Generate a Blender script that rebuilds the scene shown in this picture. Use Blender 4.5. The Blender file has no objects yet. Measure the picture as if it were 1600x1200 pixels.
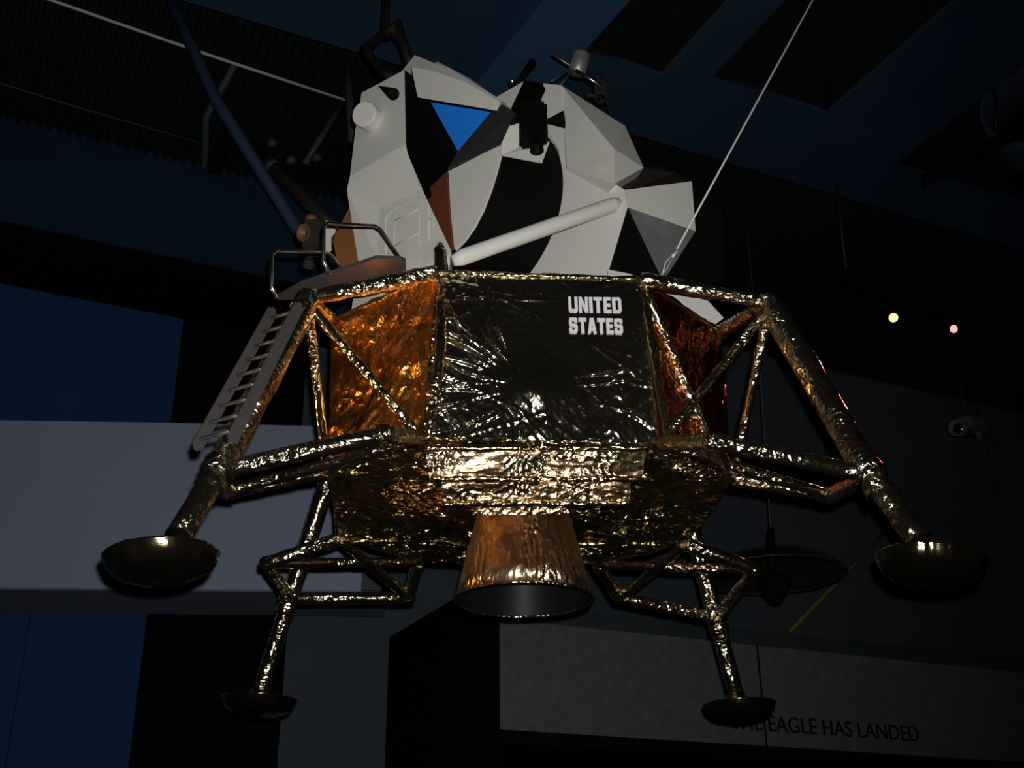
import bpy, bmesh, math, random
import numpy as np
from mathutils import Vector, Matrix

SC = bpy.context.scene
COL = SC.collection
V = Vector

# ------------------------------------------------------------------ camera
cam_d = bpy.data.cameras.new('camera')
cam = bpy.data.objects.new('camera', cam_d)
COL.objects.link(cam)
CAM = V((-0.4023, -4.4381, 1.5492))
cam_d.sensor_width = 36.0
cam_d.lens = 36.0 * 1827.44 / 1600.0
cam_d.clip_start = 0.05
cam_d.clip_end = 200
_p, _y, _r = 0.4323, -0.0817, -0.0097
fw = V((0, math.cos(_p), math.sin(_p))); up = V((0, -math.sin(_p), math.cos(_p))); rt = V((1, 0, 0))
Rz = Matrix.Rotation(_y, 3, 'Z')
fw, up, rt = Rz @ fw, Rz @ up, Rz @ rt
rt2 = math.cos(_r) * rt + math.sin(_r) * up
up2 = -math.sin(_r) * rt + math.cos(_r) * up
M = Matrix((rt2, up2, -fw)).transposed().to_4x4()
M.translation = CAM
cam.matrix_world = M
SC.camera = cam

# ------------------------------------------------------------------ view, world, lights
SC.view_settings.view_transform = 'Standard'
SC.view_settings.look = 'None'
SC.view_settings.gamma = 1.0
SC.view_settings.use_curve_mapping = False
SC.view_settings.exposure = 0.0

world = bpy.data.worlds.new('hall')
SC.world = world
world.use_nodes = True
bg = world.node_tree.nodes['Background']
bg.inputs[0].default_value = (0.05, 0.22, 0.6, 1)
bg.inputs[1].default_value = 0.0035

def lamp(name, kind, loc, target, energy, color, size=0.05, angle=60, blend=0.5):
    d = bpy.data.lights.new(name, kind)
    d.energy = energy; d.color = color
    d.shadow_soft_size = size
    if kind == 'SPOT':
        d.spot_size = math.radians(angle); d.spot_blend = blend
    o = bpy.data.objects.new(name, d); COL.objects.link(o)
    o.location = loc
    o.rotation_euler = (V(target) - V(loc)).to_track_quat('-Z', 'Y').to_euler()
    return o
# the flash on the photographer's camera
flash_pos = CAM + 0.025 * rt2 + 0.05 * up2
lamp('camera_flash', 'SPOT', flash_pos, flash_pos + fw * 4 - rt2 * 0.45, 545, (1.0, 0.98, 0.935), 0.012, 84, 0.9)
# warm exhibit spotlight low on the left, red track lamp and pale track lamp on the right
lamp('warm_exhibit_lamp', 'SPOT', (-6.5, -0.2, 1.3), (-0.62, -0.42, 3.20), 820, (1.0, 0.46, 0.14), 0.10, 12.5, 0.6)

# ------------------------------------------------------------------ materials
def mat(name, color, rough=0.6, metal=0.0, spec=0.4, noise=0.0, nscale=8.0, bump=0.0, bscale=60.0):
    m = bpy.data.materials.new(name); m.use_nodes = True
    nt = m.node_tree; b = nt.nodes['Principled BSDF']
    b.inputs['Base Color'].default_value = (*color, 1)
    b.inputs['Roughness'].default_value = rough
    b.inputs['Metallic'].default_value = metal
    b.inputs['Specular IOR Level'].default_value = spec
    tc = nt.nodes.new('ShaderNodeTexCoord')
    if noise > 0:
        n = nt.nodes.new('ShaderNodeTexNoise'); n.inputs['Scale'].default_value = nscale; n.inputs['Detail'].default_value = 6
        r = nt.nodes.new('ShaderNodeValToRGB')
        r.color_ramp.elements[0].position = 0.3; r.color_ramp.elements[1].position = 0.7
        r.color_ramp.elements[0].color = (*[c * (1 - noise) for c in color], 1)
        r.color_ramp.elements[1].color = (*[min(1, c * (1 + noise)) for c in color], 1)
        nt.links.new(tc.outputs['Object'], n.inputs['Vector'])
        nt.links.new(n.outputs['Fac'], r.inputs['Fac'])
        nt.links.new(r.outputs['Color'], b.inputs['Base Color'])
    if bump > 0:
        n2 = nt.nodes.new('ShaderNodeTexNoise'); n2.inputs['Scale'].default_value = bscale; n2.inputs['Detail'].default_value = 4
        bp = nt.nodes.new('ShaderNodeBump'); bp.inputs['Strength'].default_value = bump; bp.inputs['Distance'].default_value = 0.02
        nt.links.new(tc.outputs['Object'], n2.inputs['Vector'])
        nt.links.new(n2.outputs['Fac'], bp.inputs['Height'])
        nt.links.new(bp.outputs['Normal'], b.inputs['Normal'])
    return m

def foil(name, color, rough=0.16, strength=0.5, cells=26.0, tint=None, metal=0.991, grain=(1, 1, 1)):
    """crumpled metallised film: facets from a warped voronoi plus fine noise, in the normal only"""
    m = bpy.data.materials.new(name); m.use_nodes = True
    nt = m.node_tree; b = nt.nodes['Principled BSDF']; L = nt.links.new
    b.inputs['Metallic'].default_value = metal
    b.inputs['Roughness'].default_value = rough
    tq = nt.nodes.new('ShaderNodeTexCoord'); tm = nt.nodes.new('ShaderNodeMapping'); tm.inputs['Scale'].default_value = grain
    L(tq.outputs['Object'], tm.inputs['Vector'])
    class _T: outputs = {'Object': tm.outputs['Vector']}
    tc = _T
    w = nt.nodes.new('ShaderNodeTexNoise'); w.inputs['Scale'].default_value = 5; w.inputs['Detail'].default_value = 2
    L(tc.outputs['Object'], w.inputs['Vector'])
    mx = nt.nodes.new('ShaderNodeVectorMath'); mx.operation = 'MULTIPLY_ADD'
    mx.inputs[1].default_value = (0.25, 0.25, 0.25)
    L(w.outputs['Color'], mx.inputs[0]); L(tc.outputs['Object'], mx.inputs[2])
    v = nt.nodes.new('ShaderNodeTexVoronoi'); v.feature = 'F1'; v.inputs['Scale'].default_value = cells
    L(mx.outputs[0], v.inputs['Vector'])
    n = nt.nodes.new('ShaderNodeTexNoise'); n.inputs['Scale'].default_value = cells * 1.6; n.inputs['Detail'].default_value = 3; n.inputs['Distortion'].default_value = 1.2
    L(tc.outputs['Object'], n.inputs['Vector'])
    ad = nt.nodes.new('ShaderNodeMath'); ad.operation = 'MULTIPLY_ADD'; ad.inputs[1].default_value = 0.5
    L(n.outputs['Fac'], ad.inputs[0]); L(v.outputs['Distance'], ad.inputs[2])
    bp = nt.nodes.new('ShaderNodeBump'); bp.inputs['Strength'].default_value = strength; bp.inputs['Distance'].default_value = 0.02
    k = nt.nodes.new('ShaderNodeTexNoise'); k.inputs['Scale'].default_value = 4.5; k.inputs['Detail'].default_value = 2
    L(tc.outputs['Object'], k.inputs['Vector'])
    kr = nt.nodes.new('ShaderNodeMapRange'); kr.inputs['From Min'].default_value = 0.38; kr.inputs['From Max'].default_value = 0.64
    kr.inputs['To Min'].default_value = strength * 0.25; kr.inputs['To Max'].default_value = strength * 1.3
    L(k.outputs['Fac'], kr.inputs['Value']); L(kr.outputs['Result'], bp.inputs['Strength'])
    L(ad.outputs[0], bp.inputs['Height']); L(bp.outputs['Normal'], b.inputs['Normal'])
    c = nt.nodes.new('ShaderNodeTexNoise'); c.inputs['Scale'].default_value = 3.0; c.inputs['Detail'].default_value = 3
    L(tc.outputs['Object'], c.inputs['Vector'])
    r = nt.nodes.new('ShaderNodeValToRGB')
    r.color_ramp.elements[0].position = 0.35; r.color_ramp.elements[1].position = 0.65
    t = tint or [x * 0.75 for x in color]
    r.color_ramp.elements[0].color = (*t, 1); r.color_ramp.elements[1].color = (*color, 1)
    L(c.outputs['Fac'], r.inputs['Fac']); L(r.outputs['Color'], b.inputs['Base Color'])
    return m

def emit(name, color, s):
    m = bpy.data.materials.new(name); m.use_nodes = True
    b = m.node_tree.nodes['Principled BSDF']
    b.inputs['Base Color'].default_value = (*color, 1)
    b.inputs['Emission Color'].default_value = (*color, 1)
    b.inputs['Emission Strength'].default_value = s
    return m

GOLD = foil('gold_foil', (0.92, 0.72, 0.40), 0.15, 0.45, 36)
GOLDP = foil('pale_gold_foil', (0.90, 0.82, 0.58), 0.12, 0.14, 30)
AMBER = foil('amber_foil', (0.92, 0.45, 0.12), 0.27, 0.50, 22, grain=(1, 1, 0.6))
SHADEAMB = foil('shaded_amber_foil', (0.50, 0.19, 0.07), 0.20, 0.55, 22, grain=(1, 1, 0.6))  # same amber foil, with the shade of the dimmer leg faces put into its colour
BELLY = foil('belly_foil', (0.84, 0.66, 0.32), 0.17, 0.85, 30)
STRUT = foil('strut_foil', (0.94, 0.81, 0.54), 0.12, 0.50, 40)
BELLF = foil('bell_foil', (0.84, 0.60, 0.38), 0.27, 0.55, 34, grain=(1, 1, 0.4))
SKIRT = foil('skirt_foil', (0.95, 0.64, 0.37), 0.27, 0.42, 34)
PADM = foil('pad_foil', (0.86, 0.76, 0.42), 0.11, 0.35, 10, metal=0.995)
WHITE = mat('white_paint', (0.64, 0.64, 0.60), 0.55, noise=0.03, nscale=3)
WHITEW = mat('warm_white_paint', (0.66, 0.62, 0.57), 0.6)
GREYP = mat('grey_paint', (0.30, 0.30, 0.295), 0.55, noise=0.05)
DGREY = mat('dark_grey_paint', (0.022, 0.0235, 0.0235), 0.5, noise=0.1)
BLACK = mat('black_paint', (0.0035, 0.0035, 0.0033), 0.6, spec=0.06)
BROWN = mat('brown_paint', (0.13, 0.035, 0.016), 0.55, spec=0.2)
DBROWN = mat('dark_brown_paint', (0.026, 0.021, 0.016), 0.6, spec=0.2)
BLUEW = mat('blue_window_panel', (0.016, 0.24, 0.92), 0.55, spec=0.2)
ALU = mat('brushed_aluminium', (0.25, 0.245, 0.25), 0.42, 0.85, bump=0.1, bscale=120)
STEEL = mat('polished_steel_tube', (0.75, 0.74, 0.72), 0.25, 1.0)
BELLIN = mat('bell_inside', (0.007, 0.007, 0.009), 0.45, 0.0, spec=0.12, noise=0.2)
LETTER = mat('white_lettering', (0.72, 0.72, 0.78), 0.6)
CABLE = mat('steel_cable', (0.55, 0.54, 0.5), 0.5, 0.3)
BLKCABLE = mat('black_cable', (0.004, 0.004, 0.004), 0.6)

W_BLUE = mat('blue_wall_paint', (0.0155, 0.066, 0.172), 0.85, spec=0.1, noise=0.06, nscale=2)
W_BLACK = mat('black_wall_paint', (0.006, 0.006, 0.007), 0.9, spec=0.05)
W_GREY = mat('grey_wall_paint', (0.086, 0.110, 0.130), 0.85, spec=0.1, noise=0.05, nscale=2)
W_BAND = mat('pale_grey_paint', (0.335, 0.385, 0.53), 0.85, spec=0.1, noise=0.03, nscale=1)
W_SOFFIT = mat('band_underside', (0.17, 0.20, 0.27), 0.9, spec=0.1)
W_FASCIA = mat('concrete_panel', (0.125, 0.134, 0.136), 0.9, spec=0.1, noise=0.14, nscale=14)
C_BLUE = mat('blue_soffit_paint', (0.020, 0.046, 0.084), 0.85, spec=0.1, noise=0.1, nscale=1.2)
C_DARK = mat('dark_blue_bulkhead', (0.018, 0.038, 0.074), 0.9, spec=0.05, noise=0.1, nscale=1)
DECK = mat('black_steel_deck', (0.015, 0.017, 0.019), 0.5, 0.0, spec=0.4)
FLOOR = mat('dark_carpet', (0.02, 0.02, 0.024), 0.95, spec=0.0, noise=0.3, nscale=40)

# ------------------------------------------------------------------ mesh helpers
def link(name, me, m, parent=None, smooth=False):
    o = bpy.data.objects.new(name, me); COL.objects.link(o)
    if m is not None: me.materials.append(m)
    if parent: o.parent = parent
    if smooth:
        for p in me.polygons: p.use_smooth = True
    return o

def mesh(name, vs, fs, m, parent=None, smooth=False):
    me = bpy.data.meshes.new(name); me.from_pydata([tuple(v) for v in vs], [], fs); me.update()
    bm = bmesh.new(); bm.from_mesh(me); bmesh.ops.recalc_face_normals(bm, faces=bm.faces); bm.to_mesh(me); bm.free()
    return link(name, me, m, parent, smooth)

def tag(o, label=None, cat=None, group=None, kind=None):
    if label: o['label'] = label
    if cat: o['category'] = cat
    if group: o['group'] = group
    if kind: o['kind'] = kind
    return o

def empty(name, loc=(0, 0, 0), parent=None):
    o = bpy.data.objects.new(name, None); COL.objects.link(o); o.location = loc; o.empty_display_size = 0.2
    if parent: o.parent = parent
    return o

def shell(name, polys, off, m, parent=None):
    """polygon patches sharing points, given thickness by a copy moved by off"""
    key = {}; vs = []; fs = []
    for poly in polys:
        f = []
        for p in poly:
            k = tuple(round(c, 3) for c in p)
            if k not in key: key[k] = len(vs); vs.append(V(p))
            f.append(key[k])
        fs.append(f)
    n = len(vs); off = V(off)
    vs2 = vs + [v + off for v in vs]
    out = [list(f) for f in fs] + [[i + n for i in reversed(f)] for f in fs]
    cnt = {}
    for f in fs:
        for a, b in zip(f, f[1:] + f[:1]):
            cnt[(a, b)] = cnt.get((a, b), 0) + 1
    for (a, b) in cnt:
        if (b, a) not in cnt: out.append([b, a, a + n, b + n])
    return mesh(name, vs2, out, m, parent)

def frame(d):
    d = V(d).normalized()
    a = V((0, 0, 1)) if abs(d.z) < 0.9 else V((1, 0, 0))
    u = d.cross(a).normalized(); w = u.cross(d).normalized()
    return u, w

def tube_data(pts, r, seg=10, caps=True, amp=0.0, step=None, seed=0):
    """polyline tube with mitred joints; amp adds foil creases to the radius"""
    pts = [V(p) for p in pts]
    rad = r if isinstance(r, (list, tuple)) else [r] * len(pts)
    if step:
        q = []; qr = []
        for i in range(len(pts) - 1):
            k = max(1, int((pts[i + 1] - pts[i]).length / step))
            for j in range(k):
                q.append(pts[i].lerp(pts[i + 1], j / k)); qr.append(rad[i] + (rad[i + 1] - rad[i]) * j / k)
        q.append(pts[-1]); qr.append(rad[-1]); pts, rad = q, qr
    rnd = random.Random(seed)
    vs = []; fs = []
    n = len(pts); u, w = frame(pts[1] - pts[0])
    for i, p in enumerate(pts):
        t = (pts[min(i + 1, n - 1)] - pts[max(i - 1, 0)]).normalized()
        u = (u - t * u.dot(t)).normalized(); w = t.cross(u)
        k = 1.0
        if 0 < i < n - 1:
            c = (pts[i] - pts[i - 1]).normalized().dot((pts[i + 1] - pts[i]).normalized())
            k = 1 / math.sqrt(max(0.3, (1 + c) / 2))
        for j in range(seg):
            a = 2 * math.pi * j / seg
            rr = rad[i] * k
            if amp: rr *= 1 + amp * (rnd.random() * 2 - 1)
            vs.append(p + (u * math.cos(a) + w * math.sin(a)) * rr)
    for i in range(n - 1):
        for j in range(seg):
            a = i * seg + j; b = i * seg + (j + 1) % seg
            fs.append([a, b, b + seg, a + seg])
    if caps:
        fs.append(list(range(seg - 1, -1, -1))); fs.append([(n - 1) * seg + j for j in range(seg)])
    return vs, fs

def tube(name, pts, r, m, parent=None, seg=10, smooth=True, **k):
    vs, fs = tube_data(pts, r, seg, **k)
    return mesh(name, vs, fs, m, parent, smooth)

_foil_seed = [0]
def foil_tube(name, pts, r, parent, m=None, amp=0.06, step=0.03, seg=14):
    _foil_seed[0] += 1
    return tube(name, pts, r, m or STRUT, parent, seg=seg, amp=amp, step=step, seed=_foil_seed[0])

def box_data(c, x, y, z):
    """box from centre and three half-axis vectors"""
    c, x, y, z = V(c), V(x), V(y), V(z)
    vs = [c + sx * x + sy * y + sz * z for sx in (-1, 1) for sy in (-1, 1) for sz in (-1, 1)]
    fs = [[0, 1, 3, 2], [4, 6, 7, 5], [0, 4, 5, 1], [2, 3, 7, 6], [0, 2, 6, 4], [1, 5, 7, 3]]
    return vs, fs

def box(name, c, x, y, z, m, parent=None, bevel=0.0):
    vs, fs = box_data(c, x, y, z)
    o = mesh(name, vs, fs, m, parent)
    if bevel:
        bm = bmesh.new(); bm.from_mesh(o.data)
        bmesh.ops.bevel(bm, geom=bm.edges[:], offset=bevel, segments=2, affect='EDGES')
        bm.to_mesh(o.data); bm.free()
    return o

def join(parts):
    vs = []; fs = []
    for v, f in parts:
        n = len(vs); vs += list(v); fs += [[i + n for i in q] for q in f]
    return vs, fs

def lathe_data(prof, c, axis=(0, 0, 1), seg=40, closed=False):
    """prof = [(radius, height)...] turned about axis through c"""
    u, w = frame(axis); a_ = V(axis).normalized(); c = V(c)
    vs = []; fs = []
    for (r, h) in prof:
        for j in range(seg):
            a = 2 * math.pi * j / seg
            vs.append(c + a_ * h + (u * math.cos(a) + w * math.sin(a)) * r)
    n = len(prof)
    for i in range(n - 1 if not closed else n):
        i2 = (i + 1) % n
        for j in range(seg):
            j2 = (j + 1) % seg
            fs.append([i * seg + j, i * seg + j2, i2 * seg + j2, i2 * seg + j])
    return vs, fs

def lathe(name, prof, c, axis, m, parent=None, seg=40, closed=False, smooth=True):
    vs, fs = lathe_data(prof, c, axis, seg, closed)
    return mesh(name, vs, fs, m, parent, smooth)

def tri(x):
    return 2 * np.abs(x - np.floor(x + 0.5)) * 2 - 1

def crumple(P, seed, freq=6.0, octaves=3, waves=4):
    rs = np.random.RandomState(seed)
    h = np.zeros(len(P)); a = 1.0
    Q = P.copy()
    for o in range(octaves):
        for k in range(waves):
            d = rs.normal(size=3); d /= np.linalg.norm(d)
            wv = rs.normal(size=3) * freq * 0.6
            h += a / waves * tri(Q @ d * freq * (0.6 + 0.8 * rs.rand()) + 0.55 * np.sin(Q @ wv + rs.rand() * 6) + rs.rand())
        a *= 0.5; freq *= 2.1
    return h

def foil_panel(name, quad, nu, nv, amp, seed, m, parent, freq=5.0, extra=None, edge=0.0, smooth=False, stretch=(1, 1, 1)):
    """a crumpled sheet over quad (a,b,c,d: a-b first edge, d-c opposite); thickness by a back sheet"""
    a, b, c, d = [np.array(q) for q in quad]
    u = np.linspace(0, 1, nu + 1); v = np.linspace(0, 1, nv + 1)
    rs = np.random.RandomState(seed + 77)
    U, W = np.meshgrid(u, v, indexing='ij')
    ju = (rs.rand(*U.shape) - .5) / nu * 0.7; jw = (rs.rand(*U.shape) - .5) / nv * 0.7
    ju[0] = ju[-1] = 0; ju[:, 0] = ju[:, -1] = 0; jw[0] = jw[-1] = 0; jw[:, 0] = jw[:, -1] = 0
    U = U + ju; W = W + jw
    P = ((1 - U)[..., None] * (1 - W)[..., None] * a + U[..., None] * (1 - W)[..., None] * b
         + U[..., None] * W[..., None] * c + (1 - U)[..., None] * W[..., None] * d).reshape(-1, 3)
    nrm = np.cross(b - a, d - a); nrm /= np.linalg.norm(nrm)
    h = crumple(P * np.array(stretch), seed, freq) * amp
    if extra is not None: h = h + extra(P)
    fade = np.minimum(1, np.minimum(np.minimum(U, 1 - U) * nu / 3, np.minimum(W, 1 - W) * nv / 3)).reshape(-1)
    h *= edge + (1 - edge) * fade
    P = P + nrm * h[:, None]
    vs = P.tolist(); fs = []
    for i in range(nu):
        for j in range(nv):
            q = i * (nv + 1) + j
            p4 = [q, q + nv + 1, q + nv + 2, q + 1]
            if (i * 7 + j * 3 + seed) % 2: fs += [[p4[0], p4[1], p4[2]], [p4[0], p4[2], p4[3]]]
            else: fs += [[p4[0], p4[1], p4[3]], [p4[1], p4[2], p4[3]]]
    n = len(vs); ci = [0, nu * (nv + 1), nu * (nv + 1) + nv, nv]
    back = [(np.array(vs[k]) - nrm * 0.012).tolist() for k in ci]
    # rim strip down to the back sheet
    rim = [i * (nv + 1) for i in range(nu + 1)] + [nu * (nv + 1) + j for j in range(1, nv + 1)] \
        + [i * (nv + 1) + nv for i in range(nu - 1, -1, -1)] + [j for j in range(nv - 1, 0, -1)]
    base = len(vs)
    vs += [(np.array(vs[k]) - nrm * 0.012).tolist() for k in rim]
    for k in range(len(rim)):
        k2 = (k + 1) % len(rim)
        fs.append([rim[k2], rim[k], base + k, base + k2])
    fs.append([base + k for k in range(len(rim))])
    me = bpy.data.meshes.new(name); me.from_pydata(vs, [], fs); me.update()
    return link(name, me, m, parent, smooth)

def text_mesh(name, s, size, bold, depth):
    cu = bpy.data.curves.new(name, 'FONT'); cu.body = s; cu.size = size; cu.offset = bold; cu.extrude = depth
    cu.align_x = 'LEFT'
    o = bpy.data.objects.new(name, cu); COL.objects.link(o)
    bpy.context.view_layer.update()
    dg = bpy.context.evaluated_depsgraph_get()
    me = bpy.data.meshes.new_from_object(o.evaluated_get(dg))
    bpy.data.objects.remove(o)
    return me

def place_text(name, s, p0, xdir, ydir, width, height, m, parent=None, bold=0.0, depth=0.002):
    """text whose bounding box starts at p0 (lower left) and is width x height along xdir / ydir"""
    me = text_mesh(name, s, 1.0, bold, 0.01)
    co = np.array([v.co[:] for v in me.vertices])
    mn, mx = co.min(0), co.max(0)
    x = V(xdir).normalized(); y = (V(ydir) - x * V(ydir).dot(x)).normalized(); z = x.cross(y)
    for v in me.vertices:
        c = v.co
        v.co = V(p0) + x * ((c.x - mn[0]) / (mx[0] - mn[0]) * width) + y * ((c.y - mn[1]) / (mx[1] - mn[1]) * height) + z * ((c.z - mn[2]) / (mx[2] - mn[2]) * depth)
    return link(name, me, m, parent)

# ================================================================== SETTING
def structure(o): o['kind'] = 'structure'; return o
AZ = math.radians(-21)
NW = V((math.sin(AZ), math.cos(AZ), 0)); UW = V((math.cos(AZ), -math.sin(AZ), 0)); ZZ = V((0, 0, 1))
def hall(u, d, z): return V((CAM.x, CAM.y, 0)) + UW * u + NW * d + ZZ * z
def wall_slab(name, u0, u1, z0, z1, d, m, th=0.2, parent=None):
    c = hall((u0 + u1) / 2, d + th / 2, (z0 + z1) / 2)
    return box(name, c, UW * (u1 - u0) / 2, NW * th / 2, ZZ * (z1 - z0) / 2, m, parent)

structure(box('floor', hall(3, 4, -0.1), UW * 12, NW * 9, ZZ * 0.1, FLOOR))
wb = structure(wall_slab('wall_back', -7, 15, 0, 8.3, 10.55, W_GREY))
wall_slab('painted_panel', -7, 1.49, 0, 6.97, 10.5, W_BLUE, 0.05, wb)
wall_slab('painted_panel', 1.49, 2.74, 0, 6.97, 10.49, W_BLACK, 0.06, wb)
# shallow joint lines between the blue sheets
wall_slab('panel_joint', 0.545, 0.55, 0, 4.2, 10.496, W_BLACK, 0.01, wb)
structure(wall_slab('wall_left', -7.3, -7, 0, 8.3, -5, W_BLUE, 15.7))
structure(wall_slab('wall_right', 15, 15.3, 0, 8.3, -5, W_BLACK, 15.7))
structure(wall_slab('wall_front', -7.3, 15.3, 0, 8.3, -5.2, W_BLACK, 0.2))

# bulkhead over the left wall: dark blue face and black underside
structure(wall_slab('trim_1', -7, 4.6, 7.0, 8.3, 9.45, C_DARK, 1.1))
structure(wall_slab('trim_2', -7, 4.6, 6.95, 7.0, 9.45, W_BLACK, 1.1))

# curved pale band standing proud of the wall
bx = []
n = 24
x0, x1 = -5.6, -0.86
vs = []
for i in range(n + 1):
    x = x0 + (x1 - x0) * i / n
    y = 4.56 - 0.010 * (x + 2.2) ** 2 * 0 + 0.03 * ((x + 2.0) / 2) ** 2
    for (yy, zz) in ((y, 5.29), (y, 3.91), (y + 0.72, 3.91), (y + 0.72, 5.29)):
        vs.append((x, yy, zz))
fs = [[0, 1, 2, 3], [n * 4 + 3, n * 4 + 2, n * 4 + 1, n * 4]]
for i in range(n):
    for j in range(4):
        a = i * 4 + j; b = i * 4 + (j + 1) % 4
        fs.append([a, a + 4, b + 4, b])
band = structure(mesh('trim_3', vs, fs, W_BAND))
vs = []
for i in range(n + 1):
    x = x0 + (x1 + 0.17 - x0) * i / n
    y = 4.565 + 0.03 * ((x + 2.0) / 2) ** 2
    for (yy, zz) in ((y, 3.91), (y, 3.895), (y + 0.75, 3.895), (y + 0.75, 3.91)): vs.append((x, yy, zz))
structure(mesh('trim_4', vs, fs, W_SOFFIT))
# end return of the band
structure(box('trim_5', (-0.78, 5.0, 4.62), V((0.075, 0, 0)), V((0, 0.42, 0)), V((0, 0, 0.70)), W_GREY))

# lettered fascia box on the right, black inside the opening
fa_d, fa_u0, fa_u1 = 8.0, 3.723, 11.5
fz0, fz1 = 2.84, 3.655
fas = structure(wall_slab('trim_6', fa_u0 + 0.0, fa_u1, fz0, fz1, fa_d, W_FASCIA, 0.02))
structure(wall_slab('trim_7', fa_u0 - 0.01, fa_u0, 0, fz1 + 0.36, fa_d, W_BLACK, 0.55 + 1.9))
structure(wall_slab('trim_8', fa_u0, fa_u1, 2.75, fz0, fa_d + 0.03, W_BLACK, 1.9))
structure(wall_slab('wall_opening', fa_u0, fa_u1, 0, 2.8, fa_d + 1.9, W_BLACK, 0.1))
jn = hall(6.105, fa_d - 0.004, (fz0 + fz1) / 2)
box('panel_joint', jn, UW * 0.006, NW * 0.006, ZZ * (fz1 - fz0) / 2, W_BLACK, fas)
MESHG = mat('perforated_metal', (0.045, 0.06, 0.062), 0.6, 0.0, spec=0.2)
lv = []
for k in range(14):
    lv.append(box_data(hall((fa_u0 + fa_u1) / 2, fa_d + 0.12 + k * 0.05, fz1 + 0.02 + k * 0.024), UW * (fa_u1 - fa_u0) / 2, NW * 0.018, ZZ * 0.008))
gv, gf = join(lv)
gr = structure(mesh('trim_9', gv, gf, MESHG))
structure(wall_slab('trim_10', fa_u0, fa_u1, fz0, fz1 + 0.30, fa_d + 0.80, MESHG, 0.05))
place_text('wall_lettering', 'THE EAGLE HAS LANDED', V((2.1057,5.0938,2.9546)) - NW * 0.012, UW, ZZ,
           (V((3.9526,5.8028,2.9072)) - V((2.1057,5.0938,2.9546))).length, 0.128, BLKCABLE, fas, 0.0, 0.008)

# corrugated steel deck overhead (ribs are real folds)
rib = 0.085
nr = int(24 / rib)
vs = []; fs = []
for i in range(nr):
    u = -7 + i * rib
    for k, (du, dz) in enumerate(((0, 0), (0.022, 0.0), (0.036, 0.05), (0.071, 0.05))):
        for dd in (-5.0, 10.6): vs.append(hall(u + du, dd, 8.0 + dz))
for i in range(nr * 4 - 1):
    a = i * 2; fs.append([a, a + 1, a + 3, a + 2])
ceil = structure(mesh('ceiling', vs, fs, DECK))

# blue soffit hung below the deck, with open bays
cu = bpy.data.curves.new('soffit', 'CURVE'); cu.dimensions = '2D'; cu.fill_mode = 'BOTH'; cu.extrude = 0.02
def spline(pts):
    s = cu.splines.new('POLY'); s.points.add(len(pts) - 1); s.use_cyclic_u = True
    for p, q in zip(s.points, pts): p.co = (q[0], q[1], 0, 1)
def pl(u, d): h = hall(u, d, 0); return (h.x, h.y)
far = 6.17
spline([pl(-7, far), pl(15, far), pl(15, -4.8), pl(-7, -4.8)])
def bay(u0, u1, d0, d1): spline([pl(u0, d0), pl(u1, d0), pl(u1, d1), pl(u0, d1)])
bay(3.23, 3.85, -3.0, 5.50)
bay(4.18, 5.2, -3.0, 5.35)
bay(6.1, 9.0, -3.0, 5.60)
so = bpy.data.objects.new('soffit', cu); COL.objects.link(so)
bpy.context.view_layer.update()
me = bpy.data.meshes.new_from_object(so.evaluated_get(bpy.context.evaluated_depsgraph_get()))
bpy.data.objects.remove(so)
so = structure(link('trim_11', me, C_BLUE)); so.location = (0, 0, 7.02)
# lower blue beam
BM0, BM1 = V((-0.1144,1.7506,6.6000)), V((0.2550,0.9560,6.6000))
BM2 = V((0.5552,1.3982,6.6000))
bd = (BM1 - BM0).normalized(); bwid = (BM2 - BM0); bwid = bwid - bd * bwid.dot(bd)
c = BM0 + bwid * 0.5 + V((0, 0, 0.2))
beamm = mat('blue_beam_paint', (0.027, 0.076, 0.145), 0.85, spec=0.1)
structure(box('trim_12', c - bd * 0.0, bd * 3.5, bwid * 0.5, ZZ * 0.2, beamm))

# ================================================================== LANDER
Z0 = 2.49
lander = empty('lunar_lander', (0, 0, Z0))
tag(lander, 'gold foil covered lunar lander model with white and black upper stage hanging from a cable', 'spacecraft')
s2 = 2 ** -0.5; K = 1.6
F_ = V((-s2, -s2, 0)); T_ = V((s2, -s2, 0))
def ftz(f, t, z): return (F_ * f + T_ * t + V((0, 0, z))) * K
AWAY = V((0.02, 0.22, 0.07))
LEGS = {'nl': (F_, T_), 'nr': (T_, -F_), 'fr': (-F_, -T_), 'fl': (-T_, F_)}

# ---- descent stage core
dt, wt, dm_, wm_, ZT, ZB = 0.504, 0.176, 0.512, 0.150, 0.745, 0.347
def octa(d, w, z):
    r = []
    for k in ('nl', 'nr', 'fr', 'fl'):
        l, t = LEGS[k]
        r += [(l * d - t * w + V((0, 0, z))) * K, (l * d + t * w + V((0, 0, z))) * K]
    return r
top8, bot8 = octa(dt, wt, ZT), octa(dm_, wm_, ZB)
core = [p * 0.985 for p in top8] + [V((p.x * 0.985, p.y * 0.985, p.z + 0.012)) for p in bot8]
for i in range(8): core[i].z = ZT * K - 0.01
cf = [[0, 1, 2, 3, 4, 5, 6, 7], [15, 14, 13, 12, 11, 10, 9, 8]] + [[i, i + 8, (i + 1) % 8 + 8, (i + 1) % 8] for i in range(8)]
ds = mesh('descent_stage', core, cf, GOLD, lander)
bulge_c = np.array((-0.0191,-0.7840,0.7408))
flat_c = np.array((0.2040,-0.7712,1.0378))
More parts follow.
